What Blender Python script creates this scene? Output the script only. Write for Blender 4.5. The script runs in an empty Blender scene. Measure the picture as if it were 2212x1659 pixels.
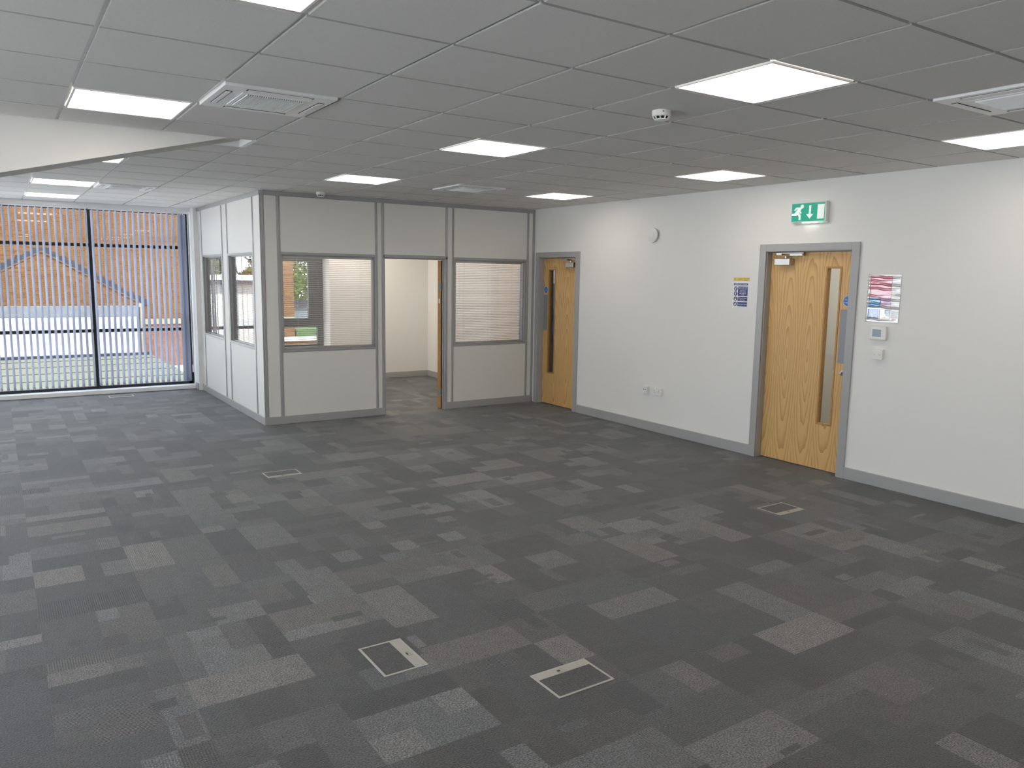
import bpy, bmesh, math, random
from mathutils import Vector, Matrix
random.seed(7)
PI = math.pi
sc = bpy.context.scene
COL = sc.collection

# ------------------------------------------------------------------ camera
cam_d = bpy.data.cameras.new('camera'); cam = bpy.data.objects.new('camera', cam_d); COL.objects.link(cam)
RX = Vector((0.8347371, -0.5504366, 0.0152780)); RD = Vector((-0.0630871, -0.1231608, -0.9903794)); RF = Vector((0.5470228, 0.8257426, -0.1375324))
HC = 2.6863                                     # ceiling height
m3 = Matrix((RX, -RD, -RF)).transposed()
cam.matrix_world = Matrix.Translation((-1.58823, -2.86359, HC - 0.91141)) @ m3.to_4x4()
cam_d.sensor_width = 36.0; cam_d.lens = 1684.94 / 2212 * 36; cam_d.clip_start = 0.05; cam_d.clip_end = 300
sc.camera = cam
CAMP = Vector((-1.58823, -2.86359, HC - 0.91141))
def pixel(p):                                   # where a world point falls in the 2212 x 1659 frame
    d = Vector(p) - CAMP; z = d.dot(RF)
    if z < 0.1: return None
    return 1106 + 1684.94 * d.dot(RX) / z, 829.5 + 1684.94 * d.dot(RD) / z

# ------------------------------------------------------------------ world, exposure
w = bpy.data.worlds.new('sky'); sc.world = w; w.use_nodes = True
nt = w.node_tree; nt.nodes.clear()
wo = nt.nodes.new('ShaderNodeOutputWorld'); bg = nt.nodes.new('ShaderNodeBackground')
tc = nt.nodes.new('ShaderNodeTexCoord'); sx = nt.nodes.new('ShaderNodeSeparateXYZ'); cr = nt.nodes.new('ShaderNodeValToRGB')
nt.links.new(tc.outputs['Generated'], sx.inputs[0]); nt.links.new(sx.outputs['Z'], cr.inputs[0])
cr.color_ramp.elements[0].position = 0.0; cr.color_ramp.elements[0].color = (0.84, 0.915, 1.0, 1)
cr.color_ramp.elements[1].position = 0.8; cr.color_ramp.elements[1].color = (0.70, 0.84, 1.0, 1)
nt.links.new(cr.outputs[0], bg.inputs[0]); nt.links.new(bg.outputs[0], wo.inputs[0])
SKY = 4.5; bg.inputs[1].default_value = SKY
LAMP = 7.3                                      # brightness of the lit ceiling panels
LAMPC = (1.0, 0.915, 0.81)
sun_d = bpy.data.lights.new('sun', 'SUN'); sun = bpy.data.objects.new('sun', sun_d); COL.objects.link(sun)
sun_d.energy = 27.0; sun_d.angle = math.radians(3); sun_d.color = (1.0, 0.985, 0.96)      # high sun behind the building: lights the yard and the gable, not the room
sun.rotation_euler = Vector((-0.33, 0.38, -0.865)).to_track_quat('-Z', 'Y').to_euler()
vs = sc.view_settings
vs.view_transform = 'Standard'; vs.look = 'None'; vs.gamma = 1.0; vs.use_curve_mapping = False; vs.exposure = 0.0
cy = sc.cycles
cy.max_bounces = 8; cy.diffuse_bounces = 5; cy.glossy_bounces = 4; cy.transmission_bounces = 6; cy.transparent_max_bounces = 24
cy.sample_clamp_indirect = 6.0; cy.caustics_reflective = False; cy.caustics_refractive = False
cy.use_denoising = True
try: cy.denoiser = 'OPENIMAGEDENOISE'
except Exception: pass

# ------------------------------------------------------------------ materials
def mat(name, col, rough=0.5, metal=0.0, spec=0.5, bump=None, emit=None, coat=0.0, mottling=None):
    m = bpy.data.materials.new(name); m.use_nodes = True
    n = m.node_tree.nodes; l = m.node_tree.links; b = n['Principled BSDF']
    b.inputs['Base Color'].default_value = (*col, 1); b.inputs['Roughness'].default_value = rough
    b.inputs['Metallic'].default_value = metal; b.inputs['Specular IOR Level'].default_value = spec
    if coat: b.inputs['Coat Weight'].default_value = coat; b.inputs['Coat Roughness'].default_value = 0.08
    if bump:
        t = n.new('ShaderNodeTexCoord'); x = n.new('ShaderNodeTexNoise'); x.inputs['Scale'].default_value = bump[0]; x.inputs['Detail'].default_value = 4
        u = n.new('ShaderNodeBump'); u.inputs['Strength'].default_value = bump[1]; u.inputs['Distance'].default_value = bump[2]
        l.new(t.outputs['Object'], x.inputs['Vector']); l.new(x.outputs['Fac'], u.inputs['Height']); l.new(u.outputs[0], b.inputs['Normal'])
    if mottling:
        t = n.new('ShaderNodeTexCoord'); x = n.new('ShaderNodeTexNoise'); x.inputs['Scale'].default_value = mottling[0]; x.inputs['Detail'].default_value = 5
        r = n.new('ShaderNodeValToRGB'); k = mottling[1]
        r.color_ramp.elements[0].position = 0.3; r.color_ramp.elements[1].position = 0.7
        r.color_ramp.elements[0].color = (*[c * (1 - k) for c in col], 1); r.color_ramp.elements[1].color = (*[min(1, c * (1 + k)) for c in col], 1)
        l.new(t.outputs['Object'], x.inputs['Vector']); l.new(x.outputs['Fac'], r.inputs[0]); l.new(r.outputs[0], b.inputs['Base Color'])
    if emit:
        b.inputs['Emission Color'].default_value = (*emit[0], 1); b.inputs['Emission Strength'].default_value = emit[1]
    return m
def glass(name, tint=(1, 1, 1), ior=1.5, rough=0.0):
    m = bpy.data.materials.new(name); m.use_nodes = True
    n = m.node_tree.nodes; l = m.node_tree.links; n.clear()
    o = n.new('ShaderNodeOutputMaterial'); mx = n.new('ShaderNodeMixShader'); t = n.new('ShaderNodeBsdfTransparent'); g = n.new('ShaderNodeBsdfGlossy'); f = n.new('ShaderNodeFresnel')
    f.inputs['IOR'].default_value = ior; t.inputs[0].default_value = (*tint, 1); g.inputs['Roughness'].default_value = rough
    # a thin sheet: both surfaces' reflection is counted where the ray enters, none where it leaves
    def M(op, a, b):
        q = n.new('ShaderNodeMath'); q.operation = op
        for i, v in enumerate((a, b)):
            if isinstance(v, (int, float)): q.inputs[i].default_value = v
            else: l.new(v, q.inputs[i])
        return q.outputs[0]
    ge = n.new('ShaderNodeNewGeometry')
    r2 = M('DIVIDE', M('MULTIPLY', f.outputs[0], 2.0), M('ADD', f.outputs[0], 1.0))
    l.new(M('MULTIPLY', r2, M('SUBTRACT', 1.0, ge.outputs['Backfacing'])), mx.inputs[0]); l.new(t.outputs[0], mx.inputs[1]); l.new(g.outputs[0], mx.inputs[2]); l.new(mx.outputs[0], o.inputs[0])
    return m
WALL = mat('wall_paint', (0.80, 0.785, 0.75), 0.6, bump=(60, 0.08, 0.002))
PANEL = mat('partition_vinyl', (0.74, 0.725, 0.69), 0.5, bump=(400, 0.12, 0.0006))
GREY = mat('grey_gloss_paint', (0.37, 0.366, 0.362), 0.32)
GREYM = mat('grey_coated_metal', (0.335, 0.335, 0.335), 0.24, spec=0.6)
WHITE = mat('white_gloss', (0.92, 0.92, 0.91), 0.3)
WHITEM = mat('white_plastic', (0.78, 0.77, 0.73), 0.35)
TEE = mat('white_enamel_steel', (0.90, 0.90, 0.90), 0.22, spec=0.7)
EDGE = mat('tile_edge_shade', (0.46, 0.455, 0.44), 0.9)  # raw edge grey, with the shade in the grooves put into the colour
TILE = mat('mineral_ceiling_tile', (0.77, 0.755, 0.73), 0.9, bump=(350, 0.35, 0.001), mottling=(260, 0.05))
BEAM = mat('boxed_beam_paint', (0.80, 0.785, 0.75), 0.6, bump=(60, 0.08, 0.002))
BLACK = mat('black_powder_coat', (0.012, 0.013, 0.016), 0.4)
DARK = mat('dark_void', (0.01, 0.01, 0.01), 0.9)
CHROME = mat('satin_chrome', (0.50, 0.49, 0.47), 0.30, 1.0)
STEEL = mat('brushed_steel', (0.27, 0.28, 0.30), 0.5, 0.35)
ALU = mat('aluminium_trim', (0.52, 0.51, 0.48), 0.4, 0.6)
ALUD = mat('dull_aluminium_plate', (0.47, 0.46, 0.43), 0.5, 0.4)
LIT2 = mat('boosted_diffuser', (0.9, 0.9, 0.9), 0.5, emit=(LAMPC, 20.0))  # stronger emission for the unseen panels added in office and corridor
LIT = mat('lit_diffuser', (0.9, 0.9, 0.9), 0.5, emit=(LAMPC, LAMP))
GLASS = glass('clear_glass')
GLASSP = glass('partition_glass', (1, 1, 1), 1.85)
GLASSD = glass('door_glass', (0.86, 0.88, 0.87), 1.5)
SLAT = mat('aluminium_slat', (0.50, 0.48, 0.42), 0.4, spec=0.5)
BLUE = mat('sign_blue', (0.015, 0.16, 0.50), 0.35)
SWHITE = mat('sign_white', (0.82, 0.83, 0.85), 0.35)
NAVY = mat('sign_navy', (0.025, 0.035, 0.16), 0.35)
YELL = mat('sign_yellow', (0.72, 0.50, 0.06), 0.35)
INK = mat('sign_ink', (0.06, 0.045, 0.02), 0.5)
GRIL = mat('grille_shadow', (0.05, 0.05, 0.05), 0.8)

def fabric():
    m = bpy.data.materials.new('vane_fabric'); m.use_nodes = True
    n = m.node_tree.nodes; l = m.node_tree.links; n.clear()
    o = n.new('ShaderNodeOutputMaterial'); mx = n.new('ShaderNodeMixShader'); d = n.new('ShaderNodeBsdfDiffuse'); t = n.new('ShaderNodeBsdfTranslucent')
    d.inputs[0].default_value = (0.52, 0.53, 0.58, 1); t.inputs[0].default_value = (0.60, 0.63, 0.72, 1); mx.inputs[0].default_value = 0.62
    l.new(d.outputs[0], mx.inputs[1]); l.new(t.outputs[0], mx.inputs[2]); l.new(mx.outputs[0], o.inputs[0]); return m
VANE = fabric()

def carpet():
    m = bpy.data.materials.new('carpet_pile'); m.use_nodes = True
    n = m.node_tree.nodes; l = m.node_tree.links; b = n['Principled BSDF']
    at = n.new('ShaderNodeVertexColor'); at.layer_name = 'tone'; sp = n.new('ShaderNodeSeparateColor'); l.new(at.outputs[0], sp.inputs[0])
    tc = n.new('ShaderNodeTexCoord'); sx = n.new('ShaderNodeSeparateXYZ'); l.new(tc.outputs['Object'], sx.inputs[0])
    # rib coordinate follows the quarter turn of the tile (green channel)
    mr = n.new('ShaderNodeMix'); mr.data_type = 'FLOAT'; l.new(sp.outputs[1], mr.inputs[0]); l.new(sx.outputs['X'], mr.inputs[2]); l.new(sx.outputs['Y'], mr.inputs[3])
    nz0 = n.new('ShaderNodeTexNoise'); nz0.inputs['Scale'].default_value = 90; l.new(tc.outputs['Object'], nz0.inputs['Vector'])
    ad = n.new('ShaderNodeMath'); ad.operation = 'MULTIPLY_ADD'; l.new(nz0.outputs['Fac'], ad.inputs[0]); ad.inputs[1].default_value = 0.006; l.new(mr.outputs[0], ad.inputs[2])
    ml = n.new('ShaderNodeMath'); ml.operation = 'MULTIPLY'; ml.inputs[1].default_value = 2 * PI / 0.0105; l.new(ad.outputs[0], ml.inputs[0])
    sn = n.new('ShaderNodeMath'); sn.operation = 'SINE'; l.new(ml.outputs[0], sn.inputs[0])
    rb = n.new('ShaderNodeMath'); rb.operation = 'MULTIPLY'; l.new(sn.outputs[0], rb.inputs[0]); l.new(sp.outputs[2], rb.inputs[1])
    nz = n.new('ShaderNodeTexNoise'); nz.inputs['Scale'].default_value = 135; nz.inputs['Detail'].default_value = 4; nz.inputs['Roughness'].default_value = 0.65; l.new(tc.outputs['Object'], nz.inputs['Vector'])
    n2 = n.new('ShaderNodeTexNoise'); n2.inputs['Scale'].default_value = 18; n2.inputs['Detail'].default_value = 4; l.new(tc.outputs['Object'], n2.inputs['Vector'])
    # tone * (1 + speckle + rib + soft mottling)
    s1 = n.new('ShaderNodeMapRange'); l.new(nz.outputs['Fac'], s1.inputs[0]); s1.inputs[1].default_value = 0.38; s1.inputs[2].default_value = 0.64; s1.inputs[3].default_value = 0.12; s1.inputs[4].default_value = 2.0
    s2 = n.new('ShaderNodeMapRange'); l.new(n2.outputs['Fac'], s2.inputs[0]); s2.inputs[1].default_value = 0.3; s2.inputs[2].default_value = 0.7; s2.inputs[3].default_value = 0.82; s2.inputs[4].default_value = 1.18
    m1 = n.new('ShaderNodeMath'); m1.operation = 'MULTIPLY_ADD'; l.new(rb.outputs[0], m1.inputs[0]); m1.inputs[1].default_value = 0.10; l.new(s1.outputs[0], m1.inputs[2])
    m2 = n.new('ShaderNodeMath'); m2.operation = 'MULTIPLY'; l.new(m1.outputs[0], m2.inputs[0]); l.new(s2.outputs[0], m2.inputs[1])
    m3 = n.new('ShaderNodeMath'); m3.operation = 'MULTIPLY'; l.new(m2.outputs[0], m3.inputs[0]); l.new(sp.outputs[0], m3.inputs[1])
    cc = n.new('ShaderNodeCombineColor')
    for i, (k0, k1) in enumerate(((0.95, 1.05), (1.0, 0.975), (1.03, 0.91))):
        h = n.new('ShaderNodeMapRange'); l.new(at.outputs['Alpha'], h.inputs[0]); h.inputs[3].default_value = k0; h.inputs[4].default_value = k1
        q = n.new('ShaderNodeMath'); q.operation = 'MULTIPLY'; l.new(h.outputs[0], q.inputs[1]); l.new(m3.outputs[0], q.inputs[0]); l.new(q.outputs[0], cc.inputs[i])
    l.new(cc.outputs[0], b.inputs['Base Color']); b.inputs['Roughness'].default_value = 0.55; b.inputs['Specular IOR Level'].default_value = 0.32
    b.inputs['Sheen Weight'].default_value = 0.30; b.inputs['Sheen Roughness'].default_value = 0.5; b.inputs['Sheen Tint'].default_value = (0.9, 0.92, 0.95, 1)
    hh = n.new('ShaderNodeMath'); hh.operation = 'MULTIPLY_ADD'; l.new(rb.outputs[0], hh.inputs[0]); hh.inputs[1].default_value = 0.16; l.new(nz.outputs['Fac'], hh.inputs[2])
    bu = n.new('ShaderNodeBump'); bu.inputs['Strength'].default_value = 0.8; bu.inputs['Distance'].default_value = 0.008; l.new(hh.outputs[0], bu.inputs['Height']); l.new(bu.outputs[0], b.inputs['Normal'])
    return m
CARPET = carpet()

def veneer(name, leafw, x0, zc, axis='X'):
    """slip-matched crown-cut ash veneer: every leaf repeats the same stretched cathedral around height zc (object space, local x along the door)"""
    m = bpy.data.materials.new(name); m.use_nodes = True
    n = m.node_tree.nodes; l = m.node_tree.links; b = n['Principled BSDF']
    def M(op, a, bb=None, c=None):
        q = n.new('ShaderNodeMath'); q.operation = op
        for i, v in enumerate((a, bb, c)):
            if v is None: continue
            if isinstance(v, (int, float)): q.inputs[i].default_value = v
            else: l.new(v, q.inputs[i])
        return q.outputs[0]
    tc = n.new('ShaderNodeTexCoord'); sx = n.new('ShaderNodeSeparateXYZ'); l.new(tc.outputs['Object'], sx.inputs[0])
    X = sx.outputs['X']; Z = sx.outputs['Z']
    fr = M('FRACT', M('DIVIDE', M('ADD', X, x0), leafw)); u = M('MULTIPLY', M('SUBTRACT', fr, 0.5), leafw)
    leaf = M('FLOOR', M('DIVIDE', M('ADD', X, x0), leafw))
    cv = n.new('ShaderNodeCombineXYZ'); l.new(M('MULTIPLY', u, 9.0), cv.inputs[0]); l.new(M('MULTIPLY', leaf, 0.12), cv.inputs[1]); l.new(M('MULTIPLY', Z, 1.5), cv.inputs[2])
    nz = n.new('ShaderNodeTexNoise'); nz.inputs['Scale'].default_value = 1.0; nz.inputs['Detail'].default_value = 2; l.new(cv.outputs[0], nz.inputs['Vector'])
    cv3 = n.new('ShaderNodeCombineXYZ'); l.new(M('MULTIPLY', u, 40.0), cv3.inputs[0]); l.new(M('MULTIPLY', leaf, 0.3), cv3.inputs[1]); l.new(M('MULTIPLY', Z, 10), cv3.inputs[2])
    nz3 = n.new('ShaderNodeTexNoise'); nz3.inputs['Scale'].default_value = 1.0; l.new(cv3.outputs[0], nz3.inputs['Vector'])
    dz = M('DIVIDE', M('SUBTRACT', Z, zc), 10.0)
    r = M('SQRT', M('ADD', M('MULTIPLY', u, u), M('MULTIPLY', dz, dz)))
    r2 = M('MULTIPLY_ADD', M('SUBTRACT', nz.outputs['Fac'], 0.5), 0.055, r)
    r3 = M('MULTIPLY_ADD', M('SUBTRACT', nz3.outputs['Fac'], 0.5), 0.006, r2)
    ring = M('FRACT', M('MULTIPLY', r3, 44.0))
    line = M('POWER', ring, 3.0)
    cv2 = n.new('ShaderNodeCombineXYZ'); l.new(M('MULTIPLY', X, 300.0), cv2.inputs[0]); l.new(M('MULTIPLY', Z, 5.0), cv2.inputs[2])
    fine = n.new('ShaderNodeTexNoise'); fine.inputs['Scale'].default_value = 1.0; fine.inputs['Detail'].default_value = 3; l.new(cv2.outputs[0], fine.inputs['Vector'])
    fac = M('ADD', M('MULTIPLY', line, 0.75), M('MULTIPLY', M('SUBTRACT', fine.outputs['Fac'], 0.35), 0.5))
    ramp = n.new('ShaderNodeValToRGB'); l.new(fac, ramp.inputs[0])
    ramp.color_ramp.elements[0].position = 0.0; ramp.color_ramp.elements[0].color = (0.68, 0.43, 0.17, 1)
    ramp.color_ramp.elements[1].position = 0.8; ramp.color_ramp.elements[1].color = (0.46, 0.245, 0.075, 1)
    l.new(ramp.outputs[0], b.inputs['Base Color']); b.inputs['Roughness'].default_value = 0.42
    return m
OAK1 = veneer('ash_veneer_far', 0.27, 0.12, 0.55)
OAK2 = veneer('ash_veneer_near', 0.235, 0.108, 1.08)
OAKS = mat('ash_edge', (0.44, 0.235, 0.075), 0.45, mottling=(30, 0.12))

def brickmat(name, a, b_):
    m = bpy.data.materials.new(name); m.use_nodes = True
    n = m.node_tree.nodes; l = m.node_tree.links; b = n['Principled BSDF']
    g = n.new('ShaderNodeNewGeometry'); o = n.new('ShaderNodeObjectInfo'); ad = n.new('ShaderNodeMath'); ad.operation = 'ADD'
    l.new(g.outputs['Random Per Island'], ad.inputs[0]); l.new(o.outputs['Random'], ad.inputs[1])
    fr = n.new('ShaderNodeMath'); fr.operation = 'FRACT'; l.new(ad.outputs[0], fr.inputs[0])
    r = n.new('ShaderNodeValToRGB'); r.color_ramp.elements[0].color = (*a, 1); r.color_ramp.elements[1].color = (*b_, 1)
    l.new(fr.outputs[0], r.inputs[0]); l.new(r.outputs[0], b.inputs['Base Color']); b.inputs['Roughness'].default_value = 0.9; b.inputs['Specular IOR Level'].default_value = 0.03
    return m
BRICK = brickmat('orange_brick', (0.066, 0.030, 0.0115), (0.094, 0.049, 0.021))
PINKB = brickmat('pink_brick', (0.098, 0.046, 0.036), (0.125, 0.068, 0.054))
MORT = mat('mortar', (0.150, 0.098, 0.054), 0.9, spec=0.03)
RENDER = mat('white_render', (0.3927, 0.3927, 0.3791), 0.9, mottling=(2, 0.05))
LEAD = mat('lead_sheet', (0.020, 0.023, 0.032), 0.7, spec=0.08, mottling=(6, 0.2))
PALELEAD = mat('pale_lead_band', (0.0744, 0.0824, 0.0912), 0.8, mottling=(4, 0.15))
CREAM = mat('cream_stone', (0.1372, 0.1218, 0.0840), 0.9, mottling=(5, 0.1))
FELT = mat('green_roof_sheet', (0.0415, 0.0448, 0.0298), 0.9, mottling=(1.5, 0.15))
GRASS = mat('grass', (0.0216, 0.0528, 0.0088), 0.9, mottling=(3, 0.3))
LEAF = brickmat('leaf_green', (0.0128, 0.0328, 0.0048), (0.0528, 0.0872, 0.0128))
BARK = mat('bark', (0.10, 0.07, 0.045), 0.9)
ASPH = mat('pale_concrete_yard', (0.66, 0.66, 0.66), 0.95, mottling=(2, 0.15))
FASCIA = mat('blue_fascia', (0.0301, 0.0532, 0.0910), 0.6)
SHED = mat('pale_blue_shed', (0.0686, 0.0875, 0.0994), 0.7)

# ------------------------------------------------------------------ mesh helpers
class MB:
    def __init__(s): s.v = []; s.f = []; s.m = []; s.c = []
    def box(s, x0, x1, y0, y1, z0, z1, mi=0):
        b = len(s.v)
        s.v += [(x0, y0, z0), (x1, y0, z0), (x1, y1, z0), (x0, y1, z0), (x0, y0, z1), (x1, y0, z1), (x1, y1, z1), (x0, y1, z1)]
        s.f += [tuple(b + i for i in q) for q in ((3, 2, 1, 0), (4, 5, 6, 7), (0, 1, 5, 4), (1, 2, 6, 5), (2, 3, 7, 6), (3, 0, 4, 7))]; s.m += [mi] * 6
        return s
    def poly(s, pts, mi=0):
        b = len(s.v); s.v += [tuple(p) for p in pts]; s.f.append(tuple(range(b, b + len(pts)))); s.m.append(mi); return s
    def prism(s, pts, d, mi=0):                 # closed outline extruded by the vector d
        b = len(s.v); k = len(pts); d = Vector(d)
        s.v += [tuple(p) for p in pts] + [tuple(Vector(p) + d) for p in pts]
        s.f.append(tuple(range(b + k - 1, b - 1, -1))); s.f.append(tuple(range(b + k, b + 2 * k)))
        for i in range(k): j = (i + 1) % k; s.f.append((b + i, b + j, b + k + j, b + k + i))
        s.m += [mi] * (k + 2); return s
    def lathe(s, prof, n=28, at=(0, 0, 0), ax='z', mi=0):   # prof: (radius, height) from one cap to the other
        b = len(s.v); o = Vector(at)
        for r, h in prof:
            for i in range(n):
                a = 2 * PI * i / n; p = (r * math.cos(a), r * math.sin(a), h)
                if ax == 'y': p = (p[0], p[2], p[1])
                if ax == 'x': p = (p[2], p[0], p[1])
                s.v.append(tuple(o + Vector(p)))
        for k in range(len(prof) - 1):
            for i in range(n):
                j = (i + 1) % n; s.f.append((b + k * n + i, b + k * n + j, b + (k + 1) * n + j, b + (k + 1) * n + i)); s.m.append(mi)
        s.f.append(tuple(b + i for i in range(n - 1, -1, -1))); e = b + (len(prof) - 1) * n; s.f.append(tuple(e + i for i in range(n))); s.m += [mi] * 2
        return s
    def rod(s, p, q, r, n=8, mi=0):
        p = Vector(p); q = Vector(q); d = (q - p).normalized(); a = d.orthogonal().normalized(); c = d.cross(a); b = len(s.v)
        for e in (p, q):
            for i in range(n): t = 2 * PI * i / n; s.v.append(tuple(e + a * r * math.cos(t) + c * r * math.sin(t)))
        for i in range(n): j = (i + 1) % n; s.f.append((b + i, b + j, b + n + j, b + n + i))
        s.f.append(tuple(b + i for i in range(n - 1, -1, -1))); s.f.append(tuple(b + n + i for i in range(n))); s.m += [mi] * (n + 2); return s
    def mesh(s, name, mats):
        me = bpy.data.meshes.new(name); me.from_pydata(s.v, [], s.f)
        for x in (mats if isinstance(mats, (list, tuple)) else [mats]): me.materials.append(x)
        me.polygons.foreach_set('material_index', s.m)
        bm = bmesh.new(); bm.from_mesh(me); bmesh.ops.recalc_face_normals(bm, faces=bm.faces)
        big = [f for f in bm.faces if len(f.verts) > 4]
        if big: bmesh.ops.triangulate(bm, faces=big)
        bm.to_mesh(me); bm.free(); me.update(); return me
    def build(s, name, mats, parent=None, bevel=0, smooth=False, loc=None, seg=2):
        o = bpy.data.objects.new(name, s.mesh(name, mats)); COL.objects.link(o)
        if parent: o.parent = parent
        if loc: o.location = loc
        if bevel:
            b = o.modifiers.new('bevel', 'BEVEL'); b.width = bevel; b.segments = seg; b.limit_method = 'ANGLE'; b.angle_limit = 0.6
        if smooth:
            for p in o.data.polygons: p.use_smooth = True
            try: o.data.set_sharp_from_angle(angle=0.7)
            except Exception: pass
        return o
def new(name, me, parent=None, loc=None):
    o = bpy.data.objects.new(name, me); COL.objects.link(o)
    if parent: o.parent = parent
    if loc: o.location = loc
    return o
def thing(name, label, cat, loc=(0, 0, 0), rz=0, group=None):
    o = bpy.data.objects.new(name, None); COL.objects.link(o); o.empty_display_size = 0.05
    o.location = loc; o.rotation_euler = (0, 0, rz); o['label'] = label; o['category'] = cat
    if group: o['group'] = group
    return o
def tag(o, label, cat, group=None):
    o['label'] = label; o['category'] = cat
    if group: o['group'] = group
    return o
def struct(name, loc=(0, 0, 0), rz=0, label=None):
    o = bpy.data.objects.new(name, None); COL.objects.link(o); o.location = loc; o.rotation_euler = (0, 0, rz); o['kind'] = 'structure'
    if label: o['label'] = label
    return o
def sbuild(mb, name, m, **k):
    o = mb.build(name, m, **k); o['kind'] = 'structure'; return o
def dup(root, loc, label, rz=None):
    r = root.copy(); COL.objects.link(r); r.location = loc; r['label'] = label
    if rz is not None: r.rotation_euler = (0, 0, rz)
    for ch in list(root.children):
        c = ch.copy(); COL.objects.link(c); c.parent = r
        for g in list(ch.children):
            d = g.copy(); COL.objects.link(d); d.parent = c
    return r
def text(body, size, m, parent, loc, rot=(PI / 2, 0, 0), name='lettering', align='CENTER', stretch=1.0, depth=0.0):
    cu = bpy.data.curves.new(name, 'FONT'); cu.body = body; cu.size = size; cu.align_x = align; cu.align_y = 'CENTER'; cu.extrude = depth
    cu.materials.append(m)
    tmp = bpy.data.objects.new('tmp', cu); COL.objects.link(tmp)
    me = bpy.data.meshes.new_from_object(tmp.evaluated_get(bpy.context.evaluated_depsgraph_get())); me.name = name
    bpy.data.objects.remove(tmp); bpy.data.curves.remove(cu)
    if not me.materials: me.materials.append(m)
    o = bpy.data.objects.new(name, me); COL.objects.link(o); o.parent = parent; o.location = loc; o.rotation_euler = rot; o.scale = (stretch, 1, 1)
    return o

XW, YO, XO = 4.74, 6.172, 0.964                  # right wall, front of the glazed office, its side
YW = 9.60                                        # inner line of the tall window
XL, YB = -5.6, -5.6                              # left wall and back wall, out of the frame
WEST = -PI / 2                                   # local x runs towards the camera, local -y into the room

# ------------------------------------------------------------------ floor and carpet tiles
floor = sbuild(MB().box(XL - .3, 8.2, YB - .3, 9.85, -0.30, -0.007), 'floor', CARPET)
ca = floor.data.color_attributes.new('tone', 'FLOAT_COLOR', 'CORNER')
for q in ca.data: q.color = (0.05, 0, 0, 1)
TS = 0.5; TY = 0.065
def tone():
    r = random.random()
    if r < 0.34: return random.uniform(0.027, 0.041)
    if r < 0.78: return random.uniform(0.041, 0.078)
    return random.uniform(0.080, 0.138)
def cut(rest, fx):
    rest = [b[:] for b in rest]
    for f in fx:
        nr = []
        for b in rest:
            x0, x1, y0, y1 = max(b[0], f[0]), min(b[1], f[1]), max(b[2], f[2]), min(b[3], f[3])
            if x1 - x0 < 1e-4 or y1 - y0 < 1e-4: nr.append(b); continue
            if b[0] < x0: nr.append([b[0], x0, b[2], b[3], b[4], b[5]])
            if b[1] > x1: nr.append([x1, b[1], b[2], b[3], b[4], b[5]])
            if b[2] < y0: nr.append([x0, x1, b[2], y0, b[4], b[5]])
            if b[3] > y1: nr.append([x0, x1, y1, b[3], b[4], b[5]])
        rest = nr
    return rest
def blocks():
    """the woven pattern of one tile: strips, each cut into a few lengths"""
    out = []; y = 0.0
    widths = random.choice([(0.5, 0.5), (0.27, 0.23, 0.5), (0.5, 0.2, 0.3), (0.34, 0.33, 0.33), (0.25, 0.5, 0.25), (0.44, 0.56), (0.2, 0.3, 0.27, 0.23)])
    for wd in widths:
        cuts = random.choice([(1.0,), (0.55, 0.45), (0.38, 0.62), (0.3, 0.4, 0.3), (0.7, 0.3), (0.5, 0.25, 0.25)])
        x = 0.0; base = tone()
        for c in cuts:
            t = base * random.uniform(0.75, 1.3) if random.random() < 0.5 else tone()
            out.append([x, x + c, y, y + wd, min(0.15, t), 1.0 if random.random() < 0.22 else 0.12]); x += c
        y += wd
    for _ in range(random.randint(0, 2)):                        # short darker and paler floats over the strips
        a, c = random.uniform(.12, .5), random.uniform(.06, .2); x, y = random.uniform(0, 1 - a), random.uniform(0, 1 - c)
        p = [x, x + a, y, y + c, tone(), 0.12]; out = cut(out, [p]) + [p]
    return out
L_ = 0.115
FIXED = {   # pale or dark pieces that can be made out in the photograph: tile (i, j) -> [x0, x1, y0, y1, tone, rib]
    (5, 2): [(0, 1, 0, .5, .085, .3)], (5, 1): [(0, .44, 0, 1, .088, .6)], (3, 1): [(.54, 1, 0, 1, .085, .7), (0, .54, .0, 1, .038, .3)],
    (3, -2): [(0, 1, .5, 1, L_, 1), (0, 1, 0, .5, .03, .4)], (3, -1): [(.54, 1, 0, 1, .085, .8), (0, .54, 0, .55, .03, .3)],
    (2, 0): [(0, 1, 0, .42, .085, .7), (0, 1, .42, 1, .042, .3)], (0, 0): [(0, 1, 0, .48, .072, .5), (0.1, 1, .48, 1, .034, .3)],
    (0, 1): [(0, .5, 0, 1, .095, .9), (.5, 1, 0, 1, .036, .3)], (-1, 2): [(.54, 1, 0, 1, .082, .8)], (-2, 4): [(0, .47, 0, 1, .10, 1), (.47, 1, 0, 1, .05, .3)],
    (-3, 6): [(0, 1, .74, 1, .10, .2)], (-3, 9): [(0, 1, 0, .2, .09, .2)], (-2, 8): [(0, 1, 0, .28, .10, .2)], (-1, 7): [(0, .6, 0, .45, .085, 1)],
    (-1, 6): [(0, .5, 0, 1, .08, 1)], (0, 6): [(.05, 1, .45, 1, .06, .2)], (-1, 8): [(.1, .55, 0, 1, .09, 1)], (1, -2): [(0, 1, 0, .5, .04, .3)],
    (4, 3): [(0, .6, .5, 1, .075, .4)], (6, 0): [(0, 1, .2, .5, .07, .5)], (3, 0): [(0, .5, 0, .6, .03, .4)], (2, -1): [(0, 1, 0, 1, .03, .3)],
}
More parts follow.
